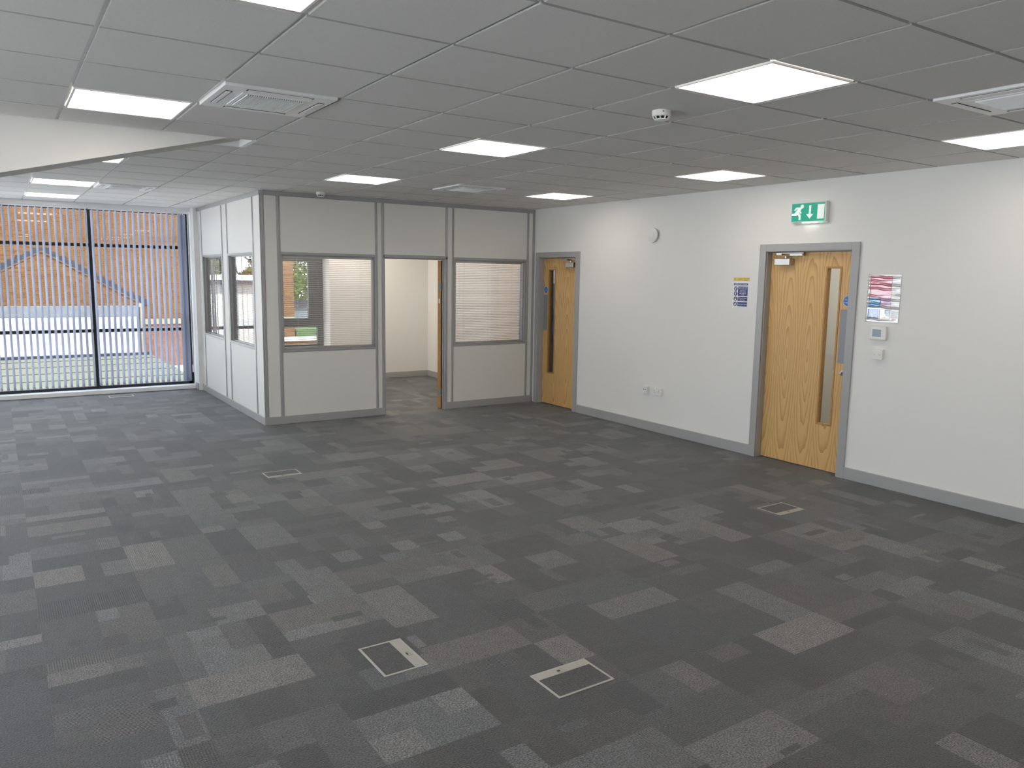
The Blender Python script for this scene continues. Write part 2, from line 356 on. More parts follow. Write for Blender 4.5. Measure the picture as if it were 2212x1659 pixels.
def tile_mesh(mb, ox, oy, i, j, turn, bl):
    g = 0.0002
    def put(x0, x1, y0, y1, t, rb):
        x0, x1, y0, y1 = (v for v in (x0, x1, y0, y1))
        a0 = max(x0 * TS, g); a1 = min(x1 * TS, TS - g); b0 = max(y0 * TS, g); b1 = min(y1 * TS, TS - g)
        mb.poly([(ox + a0, oy + b0, 0), (ox + a1, oy + b0, 0), (ox + a1, oy + b1, 0), (ox + a0, oy + b1, 0)]); mb.c.append((t, turn, rb, random.random()))
    for (x0, x1, y0, y1, t, rb) in bl:
        if turn: x0, x1, y0, y1 = y0, y1, x0, x1
        put(x0, x1, y0, y1, t, rb)
    for q in ((0, 0, 1, 0), (1, 0, 1, 1), (1, 1, 0, 1), (0, 1, 0, 0)):
        p = [(ox + (g if q[k] == 0 else TS - g), oy + (g if q[k + 1] == 0 else TS - g)) for k in (0, 2)]
        mb.poly([(*p[0], -0.007), (*p[1], -0.007), (*p[1], 0), (*p[0], 0)]); mb.c.append((0.03, 0, 0, 1))
def clipblocks(i, j, bl):
    """fixed pieces replace what they cover; the rest of the tile keeps its random pieces"""
    fx = FIXED.get((i, j))
    if not fx: return bl, None
    return cut(bl, fx) + [[*f[:4], f[4] * 1.35, f[5]] for f in fx], 0
def finish_tile(mb, name, loc=None):
    me = bpy.data.meshes.new(name); me.from_pydata(mb.v, [], mb.f); me.materials.append(CARPET)
    a = me.color_attributes.new('tone', 'FLOAT_COLOR', 'CORNER'); k = 0
    for p, c in zip(me.polygons, mb.c):
        for _ in p.vertices: a.data[k].color = c; k += 1
    me.update(); return new(name, me, floor, loc)
cells = []
for i in range(-11, 10):
    for j in range(-11, 20):
        cx, cy = (i + .5) * TS, (j + .5) * TS + TY
        if cx > XW + .2 or cy > 9.7: continue
        p = pixel((cx, cy, 0)); size = 0
        if p and -90 < p[0] < 2300 and 780 < p[1] < 1850:
            hidden = cy > YO + .3 and not (2.3 < cx < 4.6)       # behind the partition
            hidden = hidden and cx > XO
            if not hidden: size = 1 / (Vector((cx, cy, 0)) - CAMP).length
        cells.append((size, i, j))
cells.sort(reverse=True)
rest = MB()
for k, (size, i, j) in enumerate(cells):
    turn = (i + j) % 2 if random.random() < 0.85 else random.randint(0, 1)
    bl, fx = clipblocks(i, j, blocks())
    if fx is not None: turn = 0
    if k < 290 and size > 0:
        mb = MB(); tile_mesh(mb, 0, 0, i, j, turn, bl)
        if (i + j) % 2:
            mb.c = [(c[0], (1 if not c[1] else 0) if fx is not None else c[1], c[2], c[3]) for c in mb.c]
        finish_tile(mb, 'carpet_tile', (i * TS, j * TS + TY, 0))
    else: tile_mesh(rest, i * TS, j * TS + TY, i, j, turn, bl)
o = finish_tile(rest, 'carpet_tile'); o['kind'] = 'stuff'

# ------------------------------------------------------------------ ceiling: deck, tee grid, tiles
G = 0.6
LIGHTS = [(2, -1), (2, 3), (2, 7), (6, 7), (6, 3), (6, -1), (-2, -1), (-2, 3), (-2, 11), (-2, 14), (-2, 7)]
LIGHTS_OUT = [(2, -5), (6, -5), (-2, -5), (-6, -1), (-6, 3), (-6, 7), (-6, 11), (-6, -5), (2, 11), (5, 11), (2, 14), (5, 14), (2, -8), (6, -8), (-2, -8)]
CASS = [(-1, 2), (4, -2), (-1, 11), (4, 7)]
TAKEN = set(LIGHTS + LIGHTS_OUT + CASS)
ZT = HC - 0.003                                  # underside of the tiles
ZR = HC + 0.006                                  # underside of the tee rails
BX0, BX1, BY0, BY1 = -5.6, 0.02, 2.838, 3.172    # slot in the ceiling round the boxed beam
ceiling = sbuild(MB().box(XL - .3, 8.2, YB - .3, 9.85, HC + .12, HC + .3), 'ceiling', WHITE)
def put_tile(mb, x0, x1, y0, y1):
    x0 = max(x0, XL); x1 = min(x1, XW - .004); y0 = max(y0, YB); y1 = min(y1, YW - .02)
    if x1 - x0 > .03 and y1 - y0 > .03:
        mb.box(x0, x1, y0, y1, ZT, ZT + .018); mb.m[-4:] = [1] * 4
lst = []
for i in range(-10, 8):
    for j in range(-10, 16):
        if (i, j) in TAKEN: continue
        p = pixel(((i + .5) * G, (j + .5) * G, HC))
        s = 0
        if p and -120 < p[0] < 2330 and -150 < p[1] < 470: s = 1 / (Vector(((i + .5) * G, (j + .5) * G, HC)) - CAMP).length
        if (j + .5) * G > YO and (i + .5) * G > XO: s = 0
        lst.append((s, i, j))
lst.sort(reverse=True)
restt = MB(); e = .0095
for k, (s, i, j) in enumerate(lst):
    mb = MB() if (k < 290 and s > 0) else restt
    x0, x1, y0, y1 = i * G + e, (i + 1) * G - e, j * G + e, (j + 1) * G - e
    if x0 < BX1 - .05 and y0 < BY1 and y1 > BY0:
        if y0 < BY0: put_tile(mb, x0, x1, y0, BY0)
        if y1 > BY1: put_tile(mb, x0, x1, BY1, y1)
    else: put_tile(mb, x0, x1, y0, y1)
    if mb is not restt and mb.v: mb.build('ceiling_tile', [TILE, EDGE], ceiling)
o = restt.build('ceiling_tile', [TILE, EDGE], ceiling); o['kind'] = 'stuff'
for i in range(-9, 8):
    for (a, b) in (((YB, BY0), (BY1, YW)) if i * G < BX1 - .03 else ((YB, YW),)):
        MB().box(i * G - .012, i * G + .012, a, b, ZR, ZR + .03).build('tee_rail', TEE, ceiling)
for j in range(-9, 16):
    y = j * G
    segs = ((XL, XW),) if not (BY0 < y < BY1) else ((BX1, XW),)
    for (a, b) in segs: MB().box(a, b, y - .012, y + .012, ZR + .0005, ZR + .028).build('tee_rail', TEE, ceiling)
MB().box(XW - .02, XW - .0005, YB, YO, ZR - .004, ZR + .02).build('edge_angle', TEE, ceiling)
MB().box(XL, XO - .05, YW - .03, YW - .012, ZR - .003, ZR + .02).build('edge_angle', TEE, ceiling)
# trim round the slot where the beam runs into the ceiling
t = MB(); t.box(-.02, .02, BY0 - .004, BY1 + .012, ZT - .004, ZT + .05); t.box(-.5, -.02, BY1 - .006, BY1 + .006, ZT - .006, ZT + .05); 
t.box(-.55, .02, BY0, BY1, ZT + .09, ZT + .06)
t.build('slot_trim', WHITE, ceiling, bevel=.001)
# boxed sloping beam: deep at the left, runs out into the ceiling at the right
def bz(x): return 2.34 + (x + 1.513) * 0.2573
prof = [(-5.6, 2.845, HC + .10), (-5.6, 2.845, max(1.25, bz(-5.6))), (-0.0 + .0, 2.845, bz(0.0)), (0.0, 2.845, HC + .10)]
prof = [(-5.598, 2.845, HC + .045), (-5.598, 2.845, bz(-5.598)), (-0.03, 2.845, bz(-0.03)), (-0.03, 2.845, HC + .045)]
beam = MB().prism(prof, (0, .318, 0)).build('beam', BEAM, bevel=.002); beam['kind'] = 'structure'

# ------------------------------------------------------------------ walls
wr = MB()
for (a, b, z0, z1) in ((YB, 1.263, 0, 2.8), (1.263, 2.24, 2.078, 2.8), (2.24, 5.19, 0, 2.8), (5.19, 6.06, 2.062, 2.8), (6.06, 9.85, 0, 2.8)):
    wr.box(XW, XW + .16, a, b, z0, z1)
sbuild(wr, 'wall_right', WALL)
# back and left walls, both outside the frame, with glazing like the tall window's
def glazed(name, wname, ox, oy, rz, n, p0, p1, z0, z1):
    """a wall of length p1-p0 along local x, the room on its local -y side, holding a band of n lights"""
    t = struct(wname, (ox, oy, 0), rz); f_ = MB()
    for q in range(n + 1):
        x = p0 + (p1 - p0) * q / n; f_.box(x - .025, x + .025, .06, .13, z0, z1)
    f_.box(p0, p1, .06, .13, z0, z0 + .05); f_.box(p0, p1, .06, .13, z1 - .05, z1); f_.box(p0, p1, .065, .125, .88, .92); f_.build('window_frame', BLACK, t)
    MB().box(p0 + .02, p1 - .02, .10, .106, z0 + .03, z1 - .03).build('pane', GLASS, t)
wl = MB()
for (a, b, z0, z1) in ((YB, YB + .3, 0, 2.8), (YB + .3, 9.85, 0, .08), (YB + .3, 9.85, 2.64, 2.8), (4.6, 6.3, .08, 2.64), (7.8, 9.85, .08, 2.64)): wl.box(XL - .2, XL, a, b, z0, z1)
sbuild(wl, 'wall_left', WALL); glazed('wall_left', 'window_7', XL, YB, PI / 2, 8, .3, 10.2, .08, 2.64); glazed('wall_left', 'window_9_added', XL, YB, PI / 2, 2, 11.9, 13.4, .08, 2.64)  # the short bay is added, placed for poster streaks and light on the partition
sbuild(MB().box(XL - .2, XW + .16, YB - .2, YB, -.05, 2.8), 'wall_back', WALL)
# far wall right of the tall window: the office's outside wall with one window opening
wf = MB()
for (a, b, z0, z1) in ((XO - .06, 1.25, 0, 2.8), (1.25, 2.955, 0, .55), (1.25, 2.955, 2.14, 2.8), (2.955, XW, 0, 2.8)):
    wf.box(a, b, 9.39, 9.85, z0, z1)
sbuild(wf, 'wall_far', WALL)
sbuild(MB().box(.902, .9635, 9.44, 9.80, 0, 2.80), 'column', WHITE, bevel=.003)
sbuild(MB().box(.889, .902, 9.43, 9.585, 0, .095).box(.902, .9635, 9.428, 9.44, 0, .095), 'baseboard_column', GREY)
# corridor behind the right wall, seen only through the two door glasses
cw = MB(); cw.box(6.6, 6.75, -1, 9.85, 0, 2.8); cw.box(XW + .16, 6.6, -1.1, -1, 0, 2.8); cw.box(XW + .16, 6.6, 3.9, 4.0, 0, 2.8); cw.box(XW + .16, 6.6, 9.75, 9.85, 0, 2.8)
sbuild(cw, 'wall_corridor', WALL)
# baseboards
for nm, (a, b) in (('baseboard_right', (YB, 1.219)), ('baseboard_right', (2.289, 5.14))):
    m = MB().box(XW - .018, XW, a, b, 0, .108); sbuild(m, nm, GREY, bevel=.004)
sbuild(MB().box(XO + .1, XW - .016, 9.372, 9.39, 0, .1), 'baseboard_office_far', GREY, bevel=.004)
sbuild(MB().box(XW - .016, XW, 6.29, 9.39, 0, .1), 'baseboard_office_right', GREY, bevel=.004)

# ------------------------------------------------------------------ tall window (window_1) and its sill
w1 = struct('window_1', (0, 0, 0))
FX0, FX1, FZ0, FZ1 = XL + .05, .885, .06, 2.625
fr = MB()
fr.box(FX0, FX1, 9.75, 9.83, FZ1 - .03, FZ1 + .06); fr.box(FX0, FX1, 9.75, 9.83, FZ0 - .02, FZ0 + .04); fr.box(.835, FX1 + .015, 9.75, 9.83, FZ0, FZ1)
fr.build('window_frame', BLACK, w1)
MULL = [-.408 - 1.25 * k for k in range(5)]
for x in MULL: MB().box(x - .027, x + .027, 9.735, 9.83, FZ0, FZ1).build('mullion', BLACK, w1)
edges = [FX1 - .05] + MULL
for k in range(len(edges)):
    a = edges[k + 1] + .027 if k + 1 < len(edges) else FX0; b = edges[k] - (.027 if k else 0)
    for z in (2.112, .900): MB().box(a, b, 9.745, 9.83, z - .023, z + .023).build('transom', BLACK, w1)
    for (z0, z1) in ((FZ0 + .04, .877), (.923, 2.089), (2.135, FZ1 - .03)): MB().box(a, b, 9.785, 9.791, z0, z1).build('pane', GLASS, w1)
sbuild(MB().box(FX0, .902, 9.585, 9.76, 0, .060), 'sill_far', WHITE, bevel=.006)
sbuild(MB().box(FX0, .902, 9.585, 9.76, FZ1 + .003, HC + .1), 'trim_1', WHITE, bevel=.002)
# ------------------------------------------------------------------ vertical blinds
def vane_mesh():
    m = MB(); n = 6; wd = .089
    pts = []
    for k in range(n + 1):
        t = -wd / 2 + wd * k / n; bow = .004 * (1 - (2 * k / n - 1) ** 2); pts.append((bow, t))
    b = len(m.v); zs = (.122, 2.592)
    for z in zs:
        for (x, y) in pts: m.v.append((x, y, z))
        for (x, y) in reversed(pts): m.v.append((x + .0012, y, z))
    k = 2 * (n + 1)
    for i in range(k): j = (i + 1) % k; m.f.append((i, j, k + j, k + i)); m.m.append(0)
    m.f.append(tuple(range(k - 1, -1, -1))); m.f.append(tuple(range(k, 2 * k))); m.m += [0, 0]
    # weight sewn into the hem
    m.box(-.0015, .0045, -wd / 2 + .004, wd / 2 - .004, .118, .150)
    return m.mesh('vane', VANE)
VM = vane_mesh()
HM = MB().box(-.004, .004, -.006, .006, 2.588, 2.604).mesh('hanger', WHITE)
YV = 9.645
def vblind(label, xs, bunch, x0, x1, wand):
    t = thing('vertical_blind', label, 'blind', ((x0 + x1) / 2, YV, 0), 0, 'vertical blinds on the tall window'); cx = (x0 + x1) / 2
    MB().box(x0 - cx, x1 - cx, -.022, .022, 2.603, 2.632).build('headrail', WHITE, t, bevel=.003)
    for x, a in xs + bunch:
        o = new('vane', VM, t, (x - cx, 0, 0)); o.rotation_euler = (0, 0, math.radians(a + random.uniform(-1.2, 1.2)))
        new('hanger', HM, t, (x - cx, 0, 0))
    ch = MB(); xx = sorted(x for x, a in xs + bunch)
    for a, b in zip(xx[:-1], xx[1:]):
        if b - a < .05: continue
        pp = [(a - cx + (b - a) * q / 4, .03 - 0.0, .128 - .012 * math.sin(PI * q / 4)) for q in range(5)]
        for q in range(4): ch.rod(pp[q], pp[q + 1], .0012, 5)
    ch.build('bead_chain', WHITE, t)
    if wand: MB().rod((wand - cx, -.03, .35), (wand - cx, -.03, 2.6), .004, 6).box(wand - cx - .01, wand - cx + .01, -.04, -.022, .25, .36).build('control_cord', WHITE, t)
    return t
P = .0752
vblind('vertical blind of pale lilac vanes left of the black mullion', [(-.53 - P * k, 17) for k in range(15)], [(-.462, 11)], -1.64, -.44, None)
vblind('vertical blind of pale lilac vanes between black mullion and corner column', [(-.386 + P * k, 17) for k in range(15)], [(.748, 20), (.780, 26), (.812, 32)], -.43, .885, .868)
# ------------------------------------------------------------------ glazed partition
TH = .10
def batten(mb_parent, x, z0, z1, w_=.032, m=GREYM):
    pts = []
    for k in range(7):
        a = PI * k / 6; pts.append((x - math.cos(a) * w_ / 2, -.001 - .009 * math.sin(a) ** .6, z0))
    MB().prism(pts, (0, 0, z1 - z0)).build('batten', m, mb_parent, smooth=True)
def panel(par, x0, x1, z0, z1): MB().box(x0, x1, 0, TH, z0, z1).build('wall_panel', PANEL, par)
ZS, ZH = .092, 2.632
def blind(par_loc, rz, x0, x1, z0, z1, label, tilt, cords, yoff=.070, pitch=.0222):
    """venetian blind hung inside the double glazing; local frame of the partition"""
    c, s = math.cos(rz), math.sin(rz); mx = (x0 + x1) / 2
    loc = (par_loc[0] + c * mx - s * yoff, par_loc[1] + s * mx + c * yoff, z0)
    t = thing('venetian_blind', label, 'blind', loc, rz, 'venetian blinds in the partition windows')
    wd = (x1 - x0) / 2 - .004; h = z1 - z0
    MB().box(-wd, wd, -.011, .011, h - .022, h - .001).build('headrail', SLAT, t)
    MB().box(-wd, wd, -.011, .011, .003, .012).build('bottom_rail', SLAT, t)
    m = MB(); pts = [(-.0125, 0), (-.006, .0016), (0, .0022), (.006, .0016), (.0125, 0)]
    a = math.radians(tilt); ca_, sa_ = math.cos(a), math.sin(a)
    pr = [(y * ca_ - z * sa_, y * sa_ + z * ca_) for y, z in pts]; pr += [(y, z - .0005) for y, z in reversed(pr)]
    m.prism([(-wd, y, z) for y, z in pr], (2 * wd, 0, 0)); me = m.mesh('slat', SLAT)
    n_ = int((h - .04) / pitch)
    for k in range(n_): new('slat', me, t, (0, 0, .02 + pitch * (k + .5)))
    for cx in cords:
        MB().rod((cx * wd, -.013, .01), (cx * wd, -.013, h - .02), .0009, 5).rod((cx * wd, .013, .01), (cx * wd, .013, h - .02), .0009, 5).build('ladder_cord', SLAT, t)
    return t
def win(name, par_loc, rz, x0, x1, z0, z1, wl, wr_):
    t = struct(name, par_loc, rz)
    b = .030
    f = MB()
    for (a0, a1, c0, c1) in ((x0, x1, z1 - b, z1), (x0, x1, z0, z0 + b), (x0, x0 + b, z0 + b, z1 - b), (x1 - b, x1, z0 + b, z1 - b)): f.box(a0, a1, -.007, TH + .007, c0, c1)
    f.build('window_frame', GREYM, t, bevel=.003)
    g = MB(); d = .014
    for (a0, a1, c0, c1) in ((x0 + b, x1 - b, z1 - b - d, z1 - b), (x0 + b, x1 - b, z0 + b, z0 + b + d), (x0 + b, x0 + b + d, z0 + b + d, z1 - b - d), (x1 - b - d, x1 - b, z0 + b + d, z1 - b - d)): g.box(a0, a1, .022, TH - .005, c0, c1)
    g.build('glazing_bead', GREYM, t, bevel=.002)
    gx0, gx1, gz0, gz1 = x0 + b + d, x1 - b - d, z0 + b + d, z1 - b - d
    MB().box(gx0, gx1, .040, .046, gz0, gz1).build('pane', GLASSP, t); MB().box(gx0, gx1, .0935, .0985, gz0, gz1).build('pane', GLASS, t)
    return gx0, gx1, gz0, gz1
PF = (XO, YO, 0)
pf = struct('wall_partition_front', PF, 0)
LF = XW - XO
MB().box(0, .042, -.006, TH, 0, HC - .004).build('corner_post', GREYM, pf, bevel=.008)
for (a, b, z0, z1) in ((.042, .20, ZS, ZH), (.20, 1.40, 2.005, ZH), (.20, 1.40, ZS, .846), (1.417, 1.485, ZS, ZH), (1.505, 2.363, 2.011, ZH), (2.38, 2.489, ZS, ZH), (2.489, 3.66, 2.0, ZH), (2.489, 3.66, ZS, .835), (3.66, LF - .002, ZS, ZH)):
    panel(pf, a, b, z0, z1)
for x, w_ in ((.20, .04), (1.40, .032), (1.486, .034), (2.379, .032), (2.475, .03), (3.66, .034)): batten(pf, x, ZS if x not in (1.486, 2.379) else 0, ZH, w_)
MB().box(LF - .038, LF - .002, -.008, 0, ZS, ZH).build('batten', GREYM, pf)
MB().box(0, LF - .002, -.012, TH + .01, ZH, HC - .004).build('head_channel', GREYM, pf, bevel=.002)
for (a, b) in ((0.0, 1.50), (2.372, LF - .022)): MB().box(a, b, -.014, TH + .012, 0, ZS).build('skirting', GREY, pf, bevel=.003)
PS = (XO, 9.44, 0)
ps = struct('wall_partition_side', PS, WEST)
LS = 9.44 - YO - TH
for (a, b, z0, z1) in ((0, .29, ZS, ZH), (.29, 1.465, 2.0, ZH), (.29, 1.465, ZS, .853), (1.465, 1.77, ZS, ZH), (1.77, 2.938, 2.0, ZH), (1.77, 2.938, ZS, .853), (2.938, LS, ZS, ZH)): panel(ps, a, b, z0, z1)
MB().box(LS, LS + TH - .008, -.003, .0, ZS, ZH).build('wall_panel', PANEL, ps)
for x in (.275, 1.48, 1.755, 2.953): batten(ps, x, ZS, ZH, .034)
MB().box(0, .02, -.008, 0, ZS, ZH).build('batten', GREYM, ps)
MB().box(0, LS + TH, -.012, TH + .01, ZH, HC - .004).build('head_channel', GREYM, ps, bevel=.002)
MB().box(0, LS + TH + .012, -.014, TH, 0, ZS).build('skirting', GREY, ps, bevel=.003)
MB().rod((LS + TH + .001, -.004, ZS), (LS + TH + .001, -.004, ZH), .006, 10).build('corner_trim', GREYM, ps, smooth=True)
g = win('window_2', PF, 0, .205, 1.413, .848, 2.005, 0, 0)
blind(PF, 0, *g, 'open venetian blind in the partition window left of the office doorway', 8, (-.68, .75))
g = win('window_3', PF, 0, 2.490, 3.645, .833, 1.998, 0, 0)
blind(PF, 0, *g, 'venetian blind with tilted cream slats right of the office doorway', 9, (-.72, 0, .72))
g = win('window_4', PS, WEST, .292, 1.463, .855, 2.002, 0, 0)
blind(PS, WEST, *g, 'venetian blind in the partition side window next to the corner column', 4, (-.6, .6))
g = win('window_5', PS, WEST, 1.772, 2.936, .855, 2.002, 0, 0)
blind(PS, WEST, *g, 'venetian blind in the partition side window next to the partition corner', 4, (-.6, .6))
# office doorway
d3 = struct('door_3', PF, 0)
jb = MB(); jb.box(1.487, 1.512, -.012, TH + .01, 0, 2.0); jb.box(2.363, 2.395, -.012, TH + .01, 0, 2.0); jb.box(1.487, 2.395, -.012, TH + .01, 1.972, 2.011); jb.box(1.512, 1.524, .03, .055, 0, 1.972); jb.box(2.351, 2.363, .03, .055, 0, 1.972); jb.box(1.524, 2.351, .03, .055, 1.96, 1.972)
jb.build('door_frame', GREYM, d3, bevel=.003)
lf = MB().box(0, .044, 0, .83, .008, 1.955).build('door_leaf', OAKS, d3, bevel=.002); lf.location = (2.300, .085, 0); lf.rotation_euler = (0, 0, math.radians(-29))
for z in (.22, 1.62): MB().box(.006, .038, -.003, 0, z - .05, z + .05).rod((.047, -.004, z - .05), (.047, -.004, z + .05), .006, 8).build('hinge', STEEL, lf)
MB().box(.012, .030, -.003, 0, 1.40, 1.46).build('edge_plate', SWHITE, lf)
# office outside window
w6 = struct('window_6', (0, 9.70, 0), 0)
f = MB()
f.box(1.25, 2.955, 0, .08, 1.95, 2.14); f.box(1.25, 2.955, 0, .08, .55, .60); f.box(2.855, 2.955, 0, .08, .60, 1.95); f.box(1.25, 1.33, 0, .08, .60, 1.95); f.box(1.33, 2.855, 0, .08, .885, 1.035)
f.box(2.715, 2.855, .01, .075, 1.035, 1.95); f.box(1.33, 1.42, .01, .075, 1.035, 1.95)
f.build('window_frame', BLACK, w6, bevel=.003)
MB().box(1.42, 2.715, .035, .041, 1.035, 1.95).build('pane', GLASS, w6); MB().box(1.33, 2.855, .035, .041, .60, .885).build('pane', GLASS, w6)

# ------------------------------------------------------------------ doors in the right wall (local x towards the camera, local y into the wall)
def wall_door(name, ymax, wd, zin, aw, oak, bead, glz, sign, plate, mirror, hole):
    t = struct(name, (XW, ymax, 0), WEST)      # local x = ymax - y, 0..wd is the clear opening
    f = MB()
    for (a, b, z0, z1) in ((-aw, 0, 0, zin + .068), (wd, wd + aw, 0, zin + .068), (0, wd, zin, zin + .068)): f.box(a, b, -.02, 0, z0, z1)
    f.build('architrave', GREY, t, bevel=.003)
    f = MB(); k = .027
    for (a, b, z0, z1) in ((-k, 0.006, 0, zin + k), (wd - .006, wd + k, 0, zin + k), (0.006, wd - .006, zin - .006, zin + k)): f.box(a, b, 0, .158, z0, z1)
    for (a, b, z0, z1) in ((.006, .02, 0, zin - .006), (wd - .02, wd - .006, 0, zin - .006), (.02, wd - .02, zin - .02, zin - .006)): f.box(a, b, .115, .155, z0, z1)
    f.build('door_lining', GREY, t, bevel=.0015)
    b0, b1, c0, c1 = bead; lf = MB(); L0, L1, Z0, Z1, D0, D1 = .009, wd - .009, .009, zin - .01, .068, .112
    for (a, b, z0, z1) in ((L0, b0 + .012, Z0, Z1), (b1 - .012, L1, Z0, Z1), (b0 + .012, b1 - .012, Z0, c0 + .012), (b0 + .012, b1 - .012, c1 - .012, Z1)): lf.box(a, b, D0, D1, z0, z1)
    leaf = lf.build('door_leaf', oak, t)
    bd = MB()
    for (a, b, z0, z1) in ((b0, b0 + .018, c0, c1), (b1 - .018, b1, c0, c1), (b0 + .018, b1 - .018, c0, c0 + .018), (b0 + .018, b1 - .018, c1 - .018, c1)): bd.box(a, b, D0 - .006, D1 + .004, z0, z1)
    bd.build('vision_bead', OAKS, leaf, bevel=.003)
    MB().box(b0 + .018, b1 - .018, .087, .093, c0 + .018, c1 - .018).build('vision_pane', GLASSD, leaf)
    sx_, sz_ = sign
    s = MB().lathe([(.0485, 0), (.0485, -.0012)], 40, (sx_, D0, sz_), 'y').build('fire_door_sign', SWHITE, leaf)
    s2 = MB().lathe([(.0455, -.0012), (.0455, -.0016)], 40, (sx_, D0, sz_), 'y').build('sign_disc', BLUE, leaf)
    text('Fire door', .017, SWHITE, leaf, (sx_, D0 - .002, sz_ + .012)); text('keep shut', .017, SWHITE, leaf, (sx_, D0 - .002, sz_ - .012))
    p0, p1, q0, q1 = plate
    MB().box(p0, p1, D0 - .0015, D0, q0, q1).build('push_plate', STEEL, leaf, bevel=.0006)
    # overhead closer with its arm and track
    def X(v): return wd - v if mirror else v
    def bx(mb, a, b, *r): mb.box(min(X(a), X(b)), max(X(a), X(b)), *r)
    c = MB(); k0 = 0 if mirror else .035; bx(c, .06 + k0, .232 + k0, D0 - .076, D0, zin - .133, zin - .070); cl = c.build('door_closer', CHROME, leaf, bevel=.004)
    c = MB(); bx(c, .06 + k0, .12 + k0, D0 - .05, D0 - .03, zin - .036, zin - .012); bx(c, .06 + k0, .36 + k0, D0 - .046, D0 - .034, zin - .022, zin - .012)
    bx(c, .22 + k0, .36 + k0, D0 - .06, D0 - .036, zin - .045, zin - .024)
    c.rod((X(.16 + k0), D0 - .035, zin - .068), (X(.16 + k0), D0 - .035, zin - .045), .012, 12)
    c.rod((X(.16 + k0), D0 - .035, zin - .05), (X(.25 + k0), D0 - .045, zin - .035), .006, 8)
    c.build('closer_arm', CHROME, leaf, bevel=.001)
    return t, leaf
d1, leaf1 = wall_door('door_1', 6.033, .813, 2.028, .08, OAK1, (.118, .285, .433, 1.873), None, (.062, 1.588), (.012, .104, 1.03, 1.518), True, None)
d2, leaf2 = wall_door('door_2', 2.212, .918, 2.046, .077, OAK2, (.620, .782, .434, 1.902), None, (.862, 1.594), (.797, .903, 1.029, 1.519), False, None)
# thumb-turn lock of the near door
MB().lathe([(.026, 0), (.026, -.006), (.022, -.009), (.012, -.010), (.012, -.022), (.006, -.024)], 24, (.858, .068, .945), 'y').box(.846, .870, .030, .047, .940, .950).build('thumb_turn', CHROME, leaf2, smooth=True)

# ------------------------------------------------------------------ things on the right wall
def onwall(y, z): return (XW, y, z)
# exit sign
ex = thing('exit_sign', 'green and white illuminated running man exit sign above the near oak door', 'sign', onwall(1.925, 2.305), WEST)
EW, EH, ED = .372, .179, .05
MB().box(0, EW, -.022, 0, -.012, EH - .004).box(0.002, EW, -ED, -.022, .0, EH).build('housing', WHITEM, ex, bevel=.003)
EG = mat('exit_green', (0.0, 0.33, 0.21), 0.3, emit=((0.0, 0.5, 0.33), 0.18)); EWH = mat('exit_white', (0.85, 0.9, 0.88), 0.3, emit=((0.85, 1.0, 0.95), 0.25))
MB().box(.008, EW - .014, -ED - .002, -ED, .008, EH - .008).build('green_panel', EG, ex)
def uv(px, py):
    u = (px - 410 + (py - 390) * .06) / 1500; v = (py - (390 - .08 * (px - 410))) / 840
    return (u * EW, -ED - .0022, EH - v * EH)
def glyph(pts): return MB().prism([uv(*p) for p in pts], (0, -.0008, 0))
man = glyph([(800, 560), (625, 572), (525, 685), (570, 722), (655, 640), (690, 640), (540, 825), (430, 850), (415, 935), (610, 935), (670, 880), (725, 950), (720, 1105), (800, 1105), (815, 900), (735, 790), (745, 775), (815, 845), (855, 795), (795, 715), (865, 605)])
hc = uv(880, 525); man.prism([(hc[0] + .0175 * math.cos(2 * PI * k / 24), hc[1], hc[2] + .0175 * math.sin(2 * PI * k / 24)) for k in range(24)], (0, -.0008, 0))
man.build('running_man', EWH, ex)
glyph([(1185, 475), (1270, 465), (1245, 830), (1350, 830), (1190, 1030), (1050, 845), (1165, 835)]).build('arrow', EWH, ex)
glyph([(1550, 420), (1835, 400), (1790, 1005), (1510, 1025)]).build('door_symbol', EWH, ex)
MB().box(.115, .265, -.038, -.024, -.006, 0.0).build('downlight_strip', mat('downlight', (.9, .9, .9), .4, emit=((0.9, 1.0, 0.88), 6.0)), ex)
MB().box(.30, .325, -.036, -.026, -.006, 0).build('status_lamp', mat('status_led', (.1, .6, .2), .4, emit=((0.1, 1.0, 0.25), 2.0)), ex)
# fire alarm sounder
so = thing('alarm_sounder', 'round white fire alarm disc on the right wall between the two oak doors', 'alarm', onwall(3.80, 2.257), WEST)
MB().lathe([(.070, 0), (.070, -.018)], 40, ax='y').build('mounting_ring', GRIL, so)
MB().lathe([(.080, -.014), (.082, -.022), (.080, -.030), (.045, -.038), (.037, -.039)], 44, ax='y').build('body', WHITEM, so, smooth=True)
MB().lathe([(.036, -.0365), (.036, -.043), (.030, -.046), (.008, -.047)], 36, ax='y').build('centre_cap', WHITEM, so, smooth=True)
